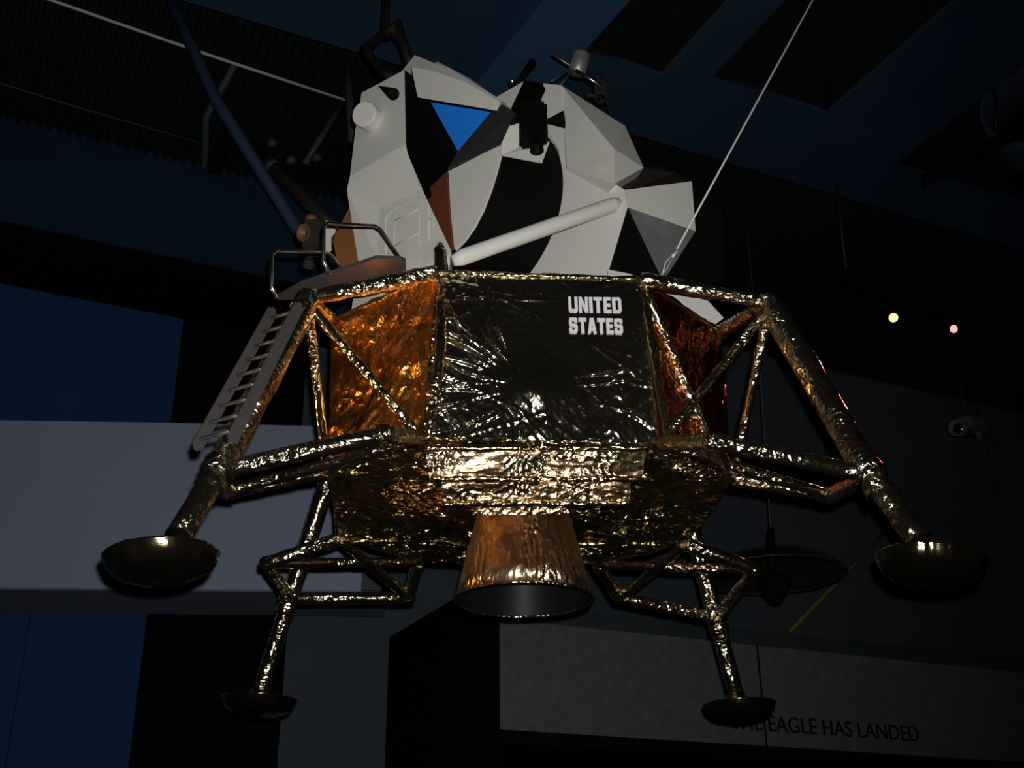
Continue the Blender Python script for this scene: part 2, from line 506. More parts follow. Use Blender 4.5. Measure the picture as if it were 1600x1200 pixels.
def front_extra(P):
    d = P - bulge_c; r = np.sqrt((d ** 2).sum(1)) + 1e-6
    h = 0.030 * np.exp(-(r / 0.095) ** 2)
    ang = np.arctan2(d[:, 2], d[:, 0])
    rs = np.random.RandomState(5)
    # taut pleats pulling away from the middle; close and silvery on the left, few on the right
    for k in range(46):
        left = k < 30
        a0 = rs.uniform(2.05, 3.75) if left else rs.uniform(-2.4, 1.1)
        wd = rs.uniform(0.018, 0.045); r0 = rs.uniform(0.10, 0.30); r1 = r0 + rs.uniform(0.12, 0.36)
        amp = rs.uniform(0.005, 0.013) if left else rs.uniform(0.003, 0.007)
        da = np.abs(np.angle(np.exp(1j * (ang - a0 - 0.10 * np.sin(r * 9 + k)))))
        h += amp * np.maximum(0, 1 - (da / wd) ** 2) ** 2 * np.clip((r - r0) / 0.06, 0, 1) * np.clip((r1 - r) / 0.08, 0, 1)
    # crushed film towards the lower edge and the side edges
    edge = np.clip((0.80 - P[:, 2]) / 0.22, 0, 1) + 0.7 * np.clip((np.abs(P[:, 0] - 0.0) - 0.24) / 0.12, 0, 1)
    h += crumple(P, 3, 11.0) * 0.009 * np.clip(edge, 0, 1) + crumple(P, 8, 3.0, 2) * 0.005
    # fine straight creases all over the sheet
    for k in range(44):
        p = np.array([rs.uniform(-0.42, 0.42), 0, rs.uniform(0.55, 1.15)]); t = rs.uniform(-math.pi, math.pi); ln = rs.uniform(0.08, 0.3)
        e = np.array([math.cos(t), 0, math.sin(t)]); g = P - p
        al = g @ e; pr = np.abs(g[:, 0] * e[2] - g[:, 2] * e[0])
        h += rs.uniform(0.0012, 0.003) * np.maximum(0, 1 - pr / 0.010) * np.clip((ln - np.abs(al)) / 0.05, 0, 1)
    q = np.sqrt(((P - flat_c) ** 2 * np.array([1, 0, 3.0])).sum(1))
    return h * np.clip((q - 0.14) / 0.08, 0.0, 1)
for i in range(8):
    a, b = top8[i], top8[(i + 1) % 8]; c, d = bot8[(i + 1) % 8], bot8[i]
    if i % 2 == 1:                    # big quadrant faces
        front = (i == 1)
        foil_panel('foil_panel', (d, c, b, a), 210 if front else 40, 170 if front else 36, 0.0, 11 + i, GOLDP, ds,
                   5.0, front_extra if front else None, 0.25, smooth=True)
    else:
        foil_panel('foil_panel', (d, c, b, a), 46, 64, 0.022, 20 + i, AMBER if i == 0 else SHADEAMB, ds, 5.0, None, 0.3, stretch=(1, 1, 0.7))
# belly sheet
for quad, sd in (((bot8[7], bot8[4], bot8[3], bot8[0]), 41), ((bot8[0], bot8[3], bot8[2], bot8[1]), 42), ((bot8[6], bot8[5], bot8[4], bot8[7]), 43)):
    q = [p - V((0, 0, 0.004)) for p in quad]
    foil_panel('belly_panel', q, 70, 60, 0.028, sd, BELLY, ds, 6.0, None, 0.4)
# sloping skirt ahead of the engine bay
sk = [(-0.3975,-0.7488,0.5208), (0.3648,-0.7488,0.5376), (0.3491,-0.6960,0.4447), (-0.3776,-0.6960,0.4304)]
foil_panel('skirt_panel', (sk[3], sk[2], sk[1], sk[0]), 120, 24, 0.010, 51, SKIRT, ds, 10.0, None, 0.5, stretch=(0.35, 1, 1))
sk2 = [(-0.3382,-0.6800,0.4278), (0.3116,-0.6800,0.4404), (0.3166,-0.6320,0.3781), (-0.3361,-0.6320,0.3664)]
foil_panel('skirt_panel', (sk2[3], sk2[2], sk2[1], sk2[0]), 120, 22, 0.011, 52, SKIRT, ds, 10.0, None, 0.5, stretch=(0.4, 1, 1))
lip = [(-0.1923,-0.4800,0.4211), (0.1062,-0.4800,0.4265), (0.1267,-0.4560,0.3939), (-0.2229,-0.4560,0.3832)]
foil_panel('bell_lip', (lip[3], lip[2], lip[1], lip[0]), 60, 8, 0.006, 53, SKIRT, ds, 12.0, None, 0.6)
e2 = [V(p) for p in sk2]
mesh('skirt_box', [sk[0], sk[1], sk[2], sk[3], V(sk[0]) + V((0.1, 0.5, 0)), V(sk[1]) + V((-0.1, 0.5, 0)), V(sk[2]) + V((-0.12, 0.42, 0.06)), V(sk[3]) + V((0.12, 0.42, 0.06))],
     [[0, 1, 2, 3], [3, 2, 6, 7], [4, 5, 6, 7], [0, 3, 7, 4], [1, 2, 6, 5], [0, 1, 5, 4]], GOLD, ds)
mesh('skirt_box', [e2[0], e2[1], e2[2], e2[3], e2[0] + V((0.05, 0.4, 0.1)), e2[1] + V((-0.05, 0.4, 0.1)), e2[2] + V((-0.05, 0.36, 0.13)), e2[3] + V((0.05, 0.36, 0.13))],
     [[0, 1, 2, 3], [3, 2, 6, 7], [4, 5, 6, 7], [0, 3, 7, 4], [1, 2, 6, 5], [0, 1, 5, 4]], GOLD, ds)
for a, b in ((sk[0], sk[1]), (sk[3], sk[2]), (sk2[3], sk2[2])):
    foil_tube('foil_fold', (a, b), 0.012, ds, GOLD, 0.35, 0.02, 8)
# rolled foil along the upper rim
for i in range(8):
    foil_tube('foil_fold', (top8[i], top8[(i + 1) % 8]), 0.010, ds, GOLD, 0.35, 0.025, 8)
foil_tube('corner_fold', ((-0.3521,-0.7567,1.1632), (-0.3546,-0.8220,0.8232), (-0.3895,-0.7871,0.5289)), [0.018, 0.02, 0.012], ds, GOLD, 0.25, 0.02, 10)
foil_tube('corner_fold', ((0.3856,-0.7477,1.1785), (0.4007,-0.7741,0.9191), (0.4301,-0.7921,0.5453)), [0.018, 0.02, 0.012], ds, GOLD, 0.25, 0.02, 10)
# stub post at the corner nearest the ladder
foil_tube('foil_post', ((-0.3515,-0.7120,1.1887), (-0.3580,-0.6829,1.3364), (-0.3607,-0.6689,1.3727)), [0.026, 0.024, 0.012], ds, GOLD, 0.12, 0.02, 12)
# lettering, flat print on the foil
pu0, pu1 = V((0.1055,-0.7672,1.0471)), V((0.2980,-0.7672,1.0508))
ph = V((0.1074,-0.7672,1.1113))
pr0, pr1, prh = V((0.1054,-0.7672,0.9646)), V((0.2985,-0.7672,0.9667)), V((0.1072,-0.7672,1.0264))

def block_text(name, s, p0, xd, yd, width, height):
    """heavy sans letters cut as flat shapes"""
    G = {'U': [[(0, .14), (.31, .14), (.31, 1), (0, 1)], [(.65, .14), (.96, .14), (.96, 1), (.65, 1)], [(0, .14), (.14, 0), (.82, 0), (.96, .14), (.96, .22), (0, .22)]],
         'N': [[(0, 0), (.3, 0), (.3, 1), (0, 1)], [(.66, 0), (.96, 0), (.96, 1), (.66, 1)], [(0, 1), (.32, 1), (.96, 0), (.64, 0)]],
         'I': [[(0, 0), (.36, 0), (.36, 1), (0, 1)]],
         'T': [[(0, .78), (.9, .78), (.9, 1), (0, 1)], [(.27, 0), (.63, 0), (.63, .8), (.27, .8)]],
         'E': [[(0, 0), (.35, 0), (.35, 1), (0, 1)], [(.3, .79), (.78, .79), (.78, 1), (.3, 1)], [(.3, .4), (.72, .4), (.72, .6), (.3, .6)], [(.3, 0), (.8, 0), (.8, .21), (.3, .21)]],
         'D': [[(0, 0), (.35, 0), (.35, 1), (0, 1)], [(.3, .8), (.75, .8), (.9, .7), (.96, .82), (.8, 1), (.3, 1)], [(.3, 0), (.8, 0), (.96, .18), (.9, .3), (.75, .2), (.3, .2)], [(.62, .15), (.96, .15), (.96, .85), (.62, .85)]],
         'S': [[(.12, .8), (.95, .8), (.85, 1), (.12, 1)], [(0, .55), (.33, .5), (.33, .88), (.1, 1), (0, .88)], [(.62, .68), (.94, .68), (.94, .88), (.84, 1), (.62, .9)],
               [(0, .56), (.12, .46), (.85, .38), (.96, .46), (.9, .56), (.2, .64)], [(.62, .1), (.8, 0), (.96, .14), (.96, .48), (.62, .52)], [(.0, .12), (.12, 0), (.84, 0), (.84, .2), (.1, .2)], [(0, .1), (.33, .1), (.33, .33), (0, .33)]],
         'A': [[(0, 0), (.33, 0), (.62, 1), (.28, 1)], [(.67, 0), (1.0, 0), (.72, 1), (.4, 1)], [(.25, .18), (.75, .18), (.7, .36), (.3, .36)]]}
    x = V(xd).normalized(); y = (V(yd) - x * V(yd).dot(x)).normalized(); z = x.cross(y)
    adv = {k: max(p[0] for q in g for p in q) + 0.12 for k, g in G.items()}
    tot = sum(adv[ch] for ch in s) - 0.12
    vs = []; fs = []; cx = 0
    for ch in s:
        for qi, q in enumerate(G[ch]):
            n = len(vs)
            for (a, b) in q: vs.append(V(p0) + x * ((cx + a) / tot * width) + y * (b * height) + z * (0.0003 * qi))
            for (a, b) in q: vs.append(V(p0) + x * ((cx + a) / tot * width) + y * (b * height) + z * -0.003)
            k = len(q)
            fs.append([n + i for i in range(k)]); fs.append([n + k + i for i in range(k - 1, -1, -1)])
            for i in range(k): fs.append([n + i, n + (i + 1) % k, n + k + (i + 1) % k, n + k + i])
        cx += adv[ch]
    return mesh(name, vs, fs, LETTER, ds)
block_text('lettering', 'UNITED', pu0, pu1 - pu0, ph - pu0, (pu1 - pu0).length, (ph - pu0).length)
block_text('lettering', 'STATES', pr0, pr1 - pr0, prh - pr0, (pr1 - pr0).length, (prh - pr0).length)

# ---- engine bell
bell = lathe('engine_bell', [(0.112 * K, 0.37 * K), (0.1160 * K, 0.33 * K), (0.1365 * K, 0.25 * K), (0.1560 * K, 0.17 * K), (0.1675 * K, 0.122 * K),
                             (0.1655 * K, 0.122 * K), (0.1535 * K, 0.17 * K), (0.134 * K, 0.25 * K), (0.10 * K, 0.34 * K)], (0, 0, 0), (0, 0, 1), BELLF, lander, 56)
lathe('bell_liner', [(0.1640 * K, 0.124 * K), (0.1520 * K, 0.17 * K), (0.1325 * K, 0.25 * K), (0.095 * K, 0.335 * K), (0.001, 0.337 * K)], (0, 0, 0), (0, 0, 1), BELLIN, bell, 56)
rp = [(0.1675 * K * math.cos(a), 0.1675 * K * math.sin(a), 0.1215 * K) for a in [2 * math.pi * i / 64 for i in range(65)]]
tube('bell_rim', rp, 0.0075, GOLD, bell, 6, caps=False)
rp = [(0.116 * K * math.cos(a), 0.116 * K * math.sin(a), 0.338 * K) for a in [2 * math.pi * i / 40 for i in range(41)]]
foil_tube('foil_collar', rp, 0.016, bell, GOLD, 0.3, 0.02, 8)

# ---- landing legs
def pad(name, c, r, tilt, parent):
    prof = []
    for i in range(7):
        a = i / 6 * math.radians(58); prof.append((max(0.001, r * math.sin(a)), -0.41 * r * math.cos(a) + 0.0))
    prof += [(0.92 * r, -0.13 * r), (0.965 * r, -0.02 * r), (0.99 * r, 0.05 * r), (r, 0.07 * r), (0.98 * r, 0.085 * r), (0.955 * r, 0.06 * r), (0.90 * r, -0.07 * r)]
    for i in range(6, -1, -1):
        a = i / 6 * math.radians(56); prof.append((max(0.001, 0.98 * r * math.sin(a)), -0.37 * r * math.cos(a)))
    ax = V((tilt[0], tilt[1], 1)).normalized()
    SG = 96
    vs, fs = lathe_data(prof, V(c), ax, SG)
    rnd = random.Random(int(abs(c[0]) * 1000))
    cr = [(rnd.random() * SG, rnd.uniform(0.8, 2.6), rnd.uniform(-0.03, 0.03)) for _ in range(26)]
    out = []
    for k, v in enumerate(vs):
        ring_, sg = divmod(k, SG)
        m_ = 0.0
        if 4 <= ring_ <= 13:
            for (a0, wd, am) in cr:
                d_ = abs((sg - a0 + SG / 2) % SG - SG / 2); m_ += am * max(0, 1 - d_ / wd)
        out.append(V(c) + (v - V(c)) * (1 + m_) + V((rnd.uniform(-1, 1), rnd.uniform(-1, 1), rnd.uniform(-1, 1))) * 0.0007)
    vs = out
    o = mesh(name, vs, fs, PADM, parent, True)
    rim = []
    u, w = frame(ax)
    for i in range(49):
        a = 2 * math.pi * i / 48; rim.append(V(c) + (u * math.cos(a) + w * math.sin(a)) * r * 1.01 + ax * 0.03 * r)
    return o

NODE = (0.70, 0.24, 0.28)
def make_leg(key, topp, knee, foot, padc, padr, tilt, r_up, r_lo, near_top, far_top, ov=None):
    l, t = LEGS[key]
    topp, knee, foot = V(topp), V(knee), V(foot)
    leg = foil_tube('landing_leg', (topp, knee), r_up, lander, STRUT, 0.05, 0.045, 18)
    foil_tube('lower_strut', (knee + (topp - knee) * 0.04, foot), r_lo, leg, STRUT, 0.03, 0.05, 18)
    kd = (topp - knee).normalized()
    foil_tube('knee_collar', (knee - kd * 0.02, knee + kd * 0.035), r_up * 1.18, leg, STRUT, 0.10, 0.012, 16)
    foil_tube('knee_collar', (knee - kd * 0.075, knee - kd * 0.03), r_lo * 1.22, leg, STRUT, 0.10, 0.012, 16)
    pd = pad('footpad', padc, padr, tilt, leg)
    lathe('ankle_cap', [(0.001, 0.02), (r_lo * 1.05, 0.015), (r_lo * 1.2, -0.01), (r_lo * 1.3, -0.05), (0.001, -0.05)], foot + V((0, 0, 0.0)), (0, 0, 1), PADM, leg, 20)
    # upper outriggers to the two upper corners, diagonals to the two lower corners
    i = {'nl': 0, 'nr': 1, 'fr': 2, 'fl': 3}[key]
    ta, tb, ba, bb = top8[2 * i], top8[2 * i + 1], bot8[2 * i], bot8[2 * i + 1]
    head = topp + (topp - knee).normalized() * 0.012
    ov = ov or {}
    def mid(a, b): return a.lerp(b, 0.5) + V((0, 0, 0.004))
    big = 0.031
    foil_tube('outrigger', (head, near_top if near_top else tb), [0.026, big], leg, STRUT, 0.10, 0.026, 14)
    foil_tube('outrigger', (head, far_top if far_top else ta), [0.024, 0.028], leg, STRUT, 0.12, 0.022, 14)
    foil_tube('diagonal_strut', (head - V((0, 0, .02)), ov.get('db', bb)), 0.018, leg, STRUT, 0.14, 0.022, 12)
    foil_tube('diagonal_strut', (head - V((0, 0, .02)), ov.get('da', ba)), 0.017, leg, STRUT, 0.14, 0.022, 12)
    foil_tube('outrigger_joint', (head - V((0, 0, .04)), head + V((0, 0, .022))), 0.036, leg, STRUT, 0.2, 0.015, 14)
    R, w, z = NODE
    for s, b_own, b_oth, thick in ((1, bb, ba, 0.028), (-1, ba, bb, 0.028)):
        nd = ov.get(s, (l * R + t * (w * s) + V((0, 0, z))) * K)
        nd = V(nd)
        foil_tube('secondary_strut', (knee, nd), thick * ov.get('sec', 1.0), leg, STRUT, 0.04, 0.035, 14)
        foil_tube('truss_member', (nd, b_own), 0.026 * ov.get('tr', 1.0), leg, STRUT, 0.10, 0.025, 14)
        foil_tube('truss_member', (nd, b_oth), 0.020 * ov.get('tr', 1.0), leg, STRUT, 0.10, 0.025, 12)
        foil_tube('truss_node', (nd - V((0, 0, .022)), nd + V((0, 0, .022))), 0.030, leg, STRUT, 0.2, 0.012, 12)
    return leg

leg_nl = make_leg('nl', (-0.8187,-0.8187,1.0344), (-1.0240,-1.0240,0.3245), (-1.1036,-1.1036,0.0891), (-1.1388,-1.1388,0.0095), 0.163, (-0.10, 0.03), 0.045, 0.038, None, None,
                  {1: (-0.5232,-1.0173,0.4592), -1: (-1.0870,-0.4792,0.4480)})
leg_nr = make_leg('nr', (0.8259,-0.8259,1.0706), (1.0219,-1.0219,0.3516), (1.1095,-1.1095,0.1054), (1.1280,-1.1280,0.0321), 0.163, (0.16, 0.0), 0.047, 0.038, None, None,
                  {-1: (0.5186,-1.0388,0.4480), 1: (1.0622,-0.5517,0.4480)})
leg_fl = make_leg('fl', (-T_ * 0.7267 + V((0, 0, 0.672))) * K, (-1.0075,1.0075,0.4482), (-1.1271,1.1271,0.0370), (-1.1267,1.1267,-0.0035), 0.174, (0.04, 0.0), 0.042, 0.037, None, None,
                  {1: (-1.0526,0.4485,0.4560), -1: (-0.4561,0.9709,0.4480), 'tr': 1.15})
leg_fr = make_leg('fr', (-F_ * 0.7267 + V((0, 0, 0.672))) * K, (1.0115,1.0115,0.3755), (1.0992,1.0992,0.0312), (1.1179,1.1179,-0.0189), 0.172, (-0.02, 0.0), 0.042, 0.038, None, None,
                  {1: (0.5351,0.9278,0.4480), -1: (1.0545,0.4391,0.4560), 'tr': 1.15})
foil_tube('face_strut', ((0.3988,-0.7520,1.1337), (0.6311,-0.5343,0.6789)), 0.020, leg_nr, STRUT, 0.15, 0.025, 12)

# ---- ladder
lad = tag(empty('ladder', (-0.9318,-0.9318,0.6832), lander), 'grey metal ladder')
lo = V(lad.location)
def L_(p): return V(p) - lo
def plate(name, p0, p1, width_dir, w, th_dir, th, m, parent):
    p0, p1 = L_(p0), L_(p1)
    d = (p1 - p0); ax = d.normalized(); wd = V(width_dir); wd = (wd - ax * wd.dot(ax)).normalized()
    o = box(name, (p0 + p1) / 2, d / 2, wd * w / 2, ax.cross(wd) * th / 2, m, parent)
    bm = bmesh.new(); bm.from_mesh(o.data)
    es = [e for e in bm.edges if abs((e.verts[0].co - e.verts[1].co).normalized().dot(ax.cross(wd))) > 0.9]
    bmesh.ops.bevel(bm, geom=es, offset=w * 0.28, segments=3, affect='EDGES')
    bm.to_mesh(o.data); bm.free(); return o
rr0, rr1 = (-0.8274,-0.9406,0.9574), (-0.9848,-1.0979,0.3862)
rl0, rl1 = (-0.9308,-0.8176,1.0009), (-1.1079,-0.9948,0.4013)
plate('rail', rr0, rr1, F_, 0.041, T_, 0.006, ALU, lad)
plate('rail', rl0, rl1, F_, 0.041, T_, 0.006, ALU, lad)
for k in range(9):
    a = k / 8
    pl_ = V((-0.9359,-0.8227,0.9604)).lerp(V((-1.0997,-0.9865,0.4412)), a) ; pr_ = V((-0.8516,-0.9648,0.9094)).lerp(V((-0.9925,-1.1057,0.4205)), a)
    tube('rung', (L_(pl_), L_(pr_)), 0.0065, ALU, lad, 8)

# ---- porch and hand rails
pz = 0.787
pc = [(-0.9958,-0.4091,1.2592), (-0.8796,-0.5362,1.2592), (-0.5927,-0.7419,1.2592), (-0.5023,-0.7431,1.2592), (-0.4838,-0.7261,1.2592), (-0.4842,-0.6378,1.2592), (-0.8043,-0.4107,1.2592)]
porch = shell('porch', [pc], (0, 0, 0.014), mat('porch_sheet', (0.125, 0.125, 0.14), 0.4, 0.6, bump=0.05), lander)
tube('handrail', [(-0.7339,-0.9376,1.0738), (-0.7582,-0.9619,1.1115), (-0.7652,-0.9689,1.2397), (-0.7543,-0.9580,1.2653), (-0.5974,-0.8010,1.3609), (-0.5770,-0.7806,1.3582), (-0.5008,-0.7044,1.2769)], 0.0068, STEEL, porch, 8)
tube('handrail', [(-0.9381,-0.7118,1.0996), (-0.9590,-0.7328,1.1368), (-0.9657,-0.7394,1.2628), (-0.9528,-0.7265,1.2872), (-0.7870,-0.5607,1.3855), (-0.7686,-0.5424,1.3831), (-0.7323,-0.5060,1.3464)], 0.0068, STEEL, porch, 8)

# ---- ascent stage
def poly(*pts): return [V(p) for p in pts]
CT = (0.0, 1.12)
# midsection (flat faced block the other pieces stand on)
mid_pts = [(0.0696,-0.4429,2.3353),(0.1399,-0.5133,2.2718),(0.1508,-0.5242,1.8449),(0.3113,-0.6847,1.6643),(0.3457,-0.7191,1.6129),(0.3487,-0.7221,1.5353),(0.2800,-0.6533,1.2974),(0.2739,-0.6472,1.2480),(-0.0130,-0.3604,1.4016),(0.1039,-0.4772,1.6343),(0.1238,-0.4971,1.7907),(0.1324,-0.5057,1.8570),(0.1227,-0.4961,1.9491),(0.0889,-0.4622,2.0532),(0.0625,-0.4359,2.2214)]
ms = [ftz(0.165, 0.24, 1.44), ftz(0.165, 0.28, 1.2), ftz(0.165, 0.40, 1.08), ftz(0.165, 0.42, 0.74), ftz(0.165, -0.42, 0.74), ftz(0.165, -0.40, 1.08), ftz(0.165, -0.28, 1.2), ftz(0.165, -0.24, 1.40)]
asc = shell('ascent_stage', [mid_pts], -F_ * 0.10, WHITE, lander)
inner = [ftz(0.10, t, z) for t, z in ((0.20, 1.38), (0.26, 1.2), (0.33, 1.05), (0.34, 0.745), (-0.34, 0.745), (-0.38, 1.05), (-0.30, 1.25), (-0.22, 1.36))]
shell('midsection_core', [inner], -F_ * 0.52, WHITE, asc)
# black cabin cylinder and its white front ring
cf_, cr_ = 0.355, 0.168
prof = []
seg = 72
cyl = []
def ring(f, r): return [ftz(f, r * math.cos(a), 1.12 + r * math.sin(a)) for a in [2 * math.pi * i / seg for i in range(seg)]]
R1 = ring(cf_, 0.246); R2 = ring(cr_, 0.287)
fs = [[i, (i + 1) % seg, seg + (i + 1) % seg, seg + i] for i in range(seg)] + [list(range(seg)), list(range(2 * seg - 1, seg - 1, -1))]
cab = tag(mesh('cabin_side', R1 + R2, fs, BLACK, asc), 'black curved cabin side')
# white crescent front cap below the window
cres = [(-0.3309,-0.4882,1.8294),(-0.1314,-0.6877,1.8311),(-0.1341,-0.6851,1.7693),(-0.1483,-0.6708,1.7097),(-0.1695,-0.6497,1.6373),(-0.1975,-0.6216,1.5637),(-0.2303,-0.5888,1.5047),(-0.2657,-0.5535,1.4645),(-0.2990,-0.5201,1.4431),(-0.3163,-0.5028,1.4704),(-0.3283,-0.4908,1.6377)]
shell('front_panel', [cres], -F_ * 0.02, WHITE, asc)
# nose block
A4, A6, A6r = (-0.7421,-0.2535,1.9521), (-0.6067,-0.2984,1.7673), (-0.4400,-0.4696,1.7444)
A1b, CR = (-0.4958,-0.4976,1.9027), (-0.5047,-0.5096,1.9409)
A1, A2, A2b, A3 = (-0.5211,-0.5084,2.3204), (-0.7093,-0.3065,2.3517), (-0.7150,-0.2974,2.2860), (-0.7297,-0.2764,2.1685)
A5 = (-0.7550,-0.2180,1.9042)
A7, A7r, A8, A8r = (-0.6935,-0.1664,1.5805), (-0.6100,-0.2453,1.5459), (-0.7182,-0.1190,1.3320), (-0.5995,-0.2377,1.2731)
H1, H2 = (-0.5112,-0.3442,1.5208), (-0.3518,-0.5072,1.4956)
A1c, A1d = (-0.4270,-0.4805,1.7314), (-0.3141,-0.5322,1.4294)
B1, B2 = (-0.4899,-0.3247,1.2306), (-0.3238,-0.4908,1.3160)
NOFF = -F_ * 0.10 + V((0.0, 0.02, 0.02))
nose = shell('nose', [poly(A1, A2, A2b, A3, A4, CR), poly(A4, A6, A6r, A1b, CR), poly(A4, A5, A7, A7r, A6), poly(A7, A8, A8r, A7r),
                      poly(A6, A7r, H1, H2, A6r), poly(A6r, H2, A1d, A1c), poly(A6r, A1c, A1b), poly(A7r, A8r, B1, H1), poly(H1, B1, B2, A1d, H2)], V((0.03, 0.20, 0.06)), WHITE, asc)
# side of the nose beside the window well: black above, brown below
SB = -F_ * 0.12
shell('window_well_side', [poly(A1, V(A1) + SB, V(A1b) + SB, A1b), poly(A1b, V(A1b) + SB, V(A1c) + SB, A1c)], V((-0.012, 0.02, 0)), BLACK, asc)
# well floor
fl = [(-0.5204,-0.3145,2.4499),(-0.4663,-0.3686,2.2977),(-0.1294,-0.7056,1.9906),(-0.0898,-0.7451,1.9308),(-0.1325,-0.7024,1.8202),(-0.3313,-0.5036,1.8247),(-0.4220,-0.4129,1.7711),(-0.4608,-0.3742,1.8650),(-0.4969,-0.3380,2.0180)]
shell('window_well', [fl], V((0, .02, .006)), BLACK, asc)
win = [(-0.4079,-0.4429,2.2081),(-0.1685,-0.6822,1.9848),(-0.2950,-0.5557,1.8858)]
tag(shell('cabin_window', [win], -F_ * 0.006, BLUEW, asc), 'bright blue triangular window')
chk = [(-0.1282,-0.7588,1.9645),(-0.0825,-0.8045,1.8913),(-0.1319,-0.7280,1.7985),(-0.3318,-0.5280,1.8138),(-0.2956,-0.5756,1.8682),(-0.1704,-0.7121,1.9616)]
shell('cheek_panel', [chk], V((0, .012, .004)), DGREY, asc)
brn = [(-0.4221,-0.4197,1.7696),(-0.3364,-0.5053,1.8171),(-0.3262,-0.5155,1.6216),(-0.3093,-0.5324,1.4410),(-0.3165,-0.5252,1.4393)]
tag(shell('lower_cheek_panel', [brn], -F_ * 0.012, BROWN, asc), 'reddish brown panel below the window')
# brow over the window and roof behind it
brow = [(-0.4927,-0.4803,2.3591),(-0.4004,-0.5591,2.2783),(-0.2708,-0.6685,2.1397),(-0.1348,-0.7816,1.9555),(-0.1490,-0.7676,1.9258),(-0.4614,-0.5002,2.1865)]
bo = shell('window_brow', [brow], V((-0.005, 0.06, 0.05)), WHITE, asc)
roof = [(-0.5517,-0.2290,2.5258),(-0.4845,-0.2961,2.5816),(-0.4012,-0.3795,2.4730),(-0.3377,-0.4429,2.3990),(-0.2066,-0.5740,2.1938),(-0.1088,-0.6718,2.0434),(-0.3361,-0.4446,2.2779)]
shell('roof_panel', [roof], V((0.05, 0.25, 0.06)), mat('roof_grey_white', (0.50, 0.50, 0.48), 0.6), asc)
rf2 = [(-0.4039,-0.2296,2.5952),(-0.3811,-0.2524,2.5883),(-0.2392,-0.3943,2.3823),(-0.1355,-0.4981,2.2055),(-0.2125,-0.4211,2.2864)]
shell('roof_panel', [rf2], V((0.05, 0.2, 0.05)), GREYP, asc)
# hatch outline, raised beads on the recessed front
def bead(pts):
    tube('hatch_bead', [V(p) + F_ * 0.001 for p in pts], 0.0020, WHITE, nose, 6)
bead([(-0.5752,-0.2823,1.5465),(-0.5828,-0.3084,1.6991),(-0.5701,-0.3264,1.7192),(-0.5437,-0.3564,1.7287),(-0.4522,-0.4517,1.7221),(-0.4213,-0.4810,1.7069),(-0.4049,-0.4862,1.6525),(-0.3991,-0.4617,1.5160)])
bead([(-0.5402,-0.3152,1.5281),(-0.5463,-0.3534,1.7275)])
bead([(-0.4393,-0.4193,1.5167),(-0.4444,-0.4589,1.7176)])
bead([(-0.5421,-0.3464,1.6765),(-0.4433,-0.4499,1.6717)])
bead([(-0.5389,-0.3260,1.5700),(-0.4407,-0.4298,1.5699)])
bead([(-0.4014,-0.4806,1.6111),(-0.3805,-0.4931,1.5682)])
# docking lamp drum and little black cone on the nose
lc = V((-0.6751,-0.4065,2.1527))
lathe('docking_drum', [(0.001, 0.028), (0.052, 0.028), (0.056, 0.022), (0.056, -0.05), (0.001, -0.05)], lc, V((-0.55, -1.0, -0.25)), WHITE, nose, 48, smooth=False)
ca, cb = V((-0.6310,-0.4438,2.2829)), V((-0.5612,-0.5363,2.1690))
cd = (cb - ca)
lathe('thruster_cone', [(0.001, 0), (0.026, cd.length), (0.022, cd.length + 0.004), (0.001, cd.length + 0.002)], ca, cd, BLACK, nose, 20)

# tank bulge on the right: facets
TB = (0.1413,-0.5033,2.2799); TC = (0.3100,-0.7308,1.7935); TD = (0.3005,-0.7417,1.6247); TE = (0.1489,-0.5380,1.8350); TF = (0.4487,-0.6071,1.8001); TG = (0.3987,-0.5344,2.0567); TH = (0.4325,-0.5795,1.8875)
bul = shell('tank_bulge', [poly(TB, TE, TC), poly(TE, TD, TC), poly(TC, TD, TF), poly(TB, TC, TF, TH, TG)], V((-0.03, 0.22, 0.03)), WHITE, asc)
shell('midsection_top', [poly(*[(-0.1200,-0.2692,2.3883),(-0.0072,-0.3820,2.3912),(-0.0230,-0.3662,2.3579),(-0.0574,-0.3318,2.2830),(-0.0989,-0.2903,2.3412)])], V((0.03, .2, .03)), WHITE, asc)
shell('black_stripe', [poly(*[(-0.0054,-0.3928,2.3859),(0.0695,-0.4677,2.3186),(0.0638,-0.4620,2.2786),(0.0504,-0.4487,2.2276),(0.0592,-0.4574,2.1609),(-0.0558,-0.3425,2.2439),(-0.0581,-0.3402,2.2799)])], V((0.03, .2, .03)), BLACK, asc)
# aft equipment bay
BA, BB, BC, BD = (0.3433,-0.7189,1.6129), (0.6567,-0.5435,1.7888), (0.6438,-0.5830,1.5261), (0.3503,-0.7259,1.5300)
BE = (0.5063,-0.5516,1.3109); BF = (0.2796,-0.6552,1.2963)
aft = shell('aft_bay', [poly(BA, BD, BC, BB)], V((-0.03, .2, .03)), WHITE, asc)
shell('aft_panel', [poly(BD, BE, BC)], V((0.0, .12, .03)), mat('mid_grey_paint', (0.10, 0.105, 0.11), 0.6, noise=0.25, nscale=9), asc)
shell('aft_panel', [poly(BD, BF, BE)], V((0.0, .12, .03)), BLACK, asc)
shell('aft_panel', [poly((0.3349,-0.5612,1.7530), (0.3681,-0.5943,1.6953), BB, (0.6337,-0.4074,1.9235), (0.5650,-0.3387,2.0113), (0.4731,-0.4731,1.8957))], V((0.02, .15, .03)), DBROWN, asc)
shell('aft_panel', [poly(*[(0.7323,-0.2560,1.9936),(0.7295,-0.2560,1.7320),(0.5700,-0.2560,1.4819),(0.8310,-0.2560,1.4912),(0.8632,-0.2560,1.7373),(0.8548,-0.2560,1.8666),(0.8071,-0.2560,1.9370)])], V((-0.02, .3, .03)), BLACK, asc)
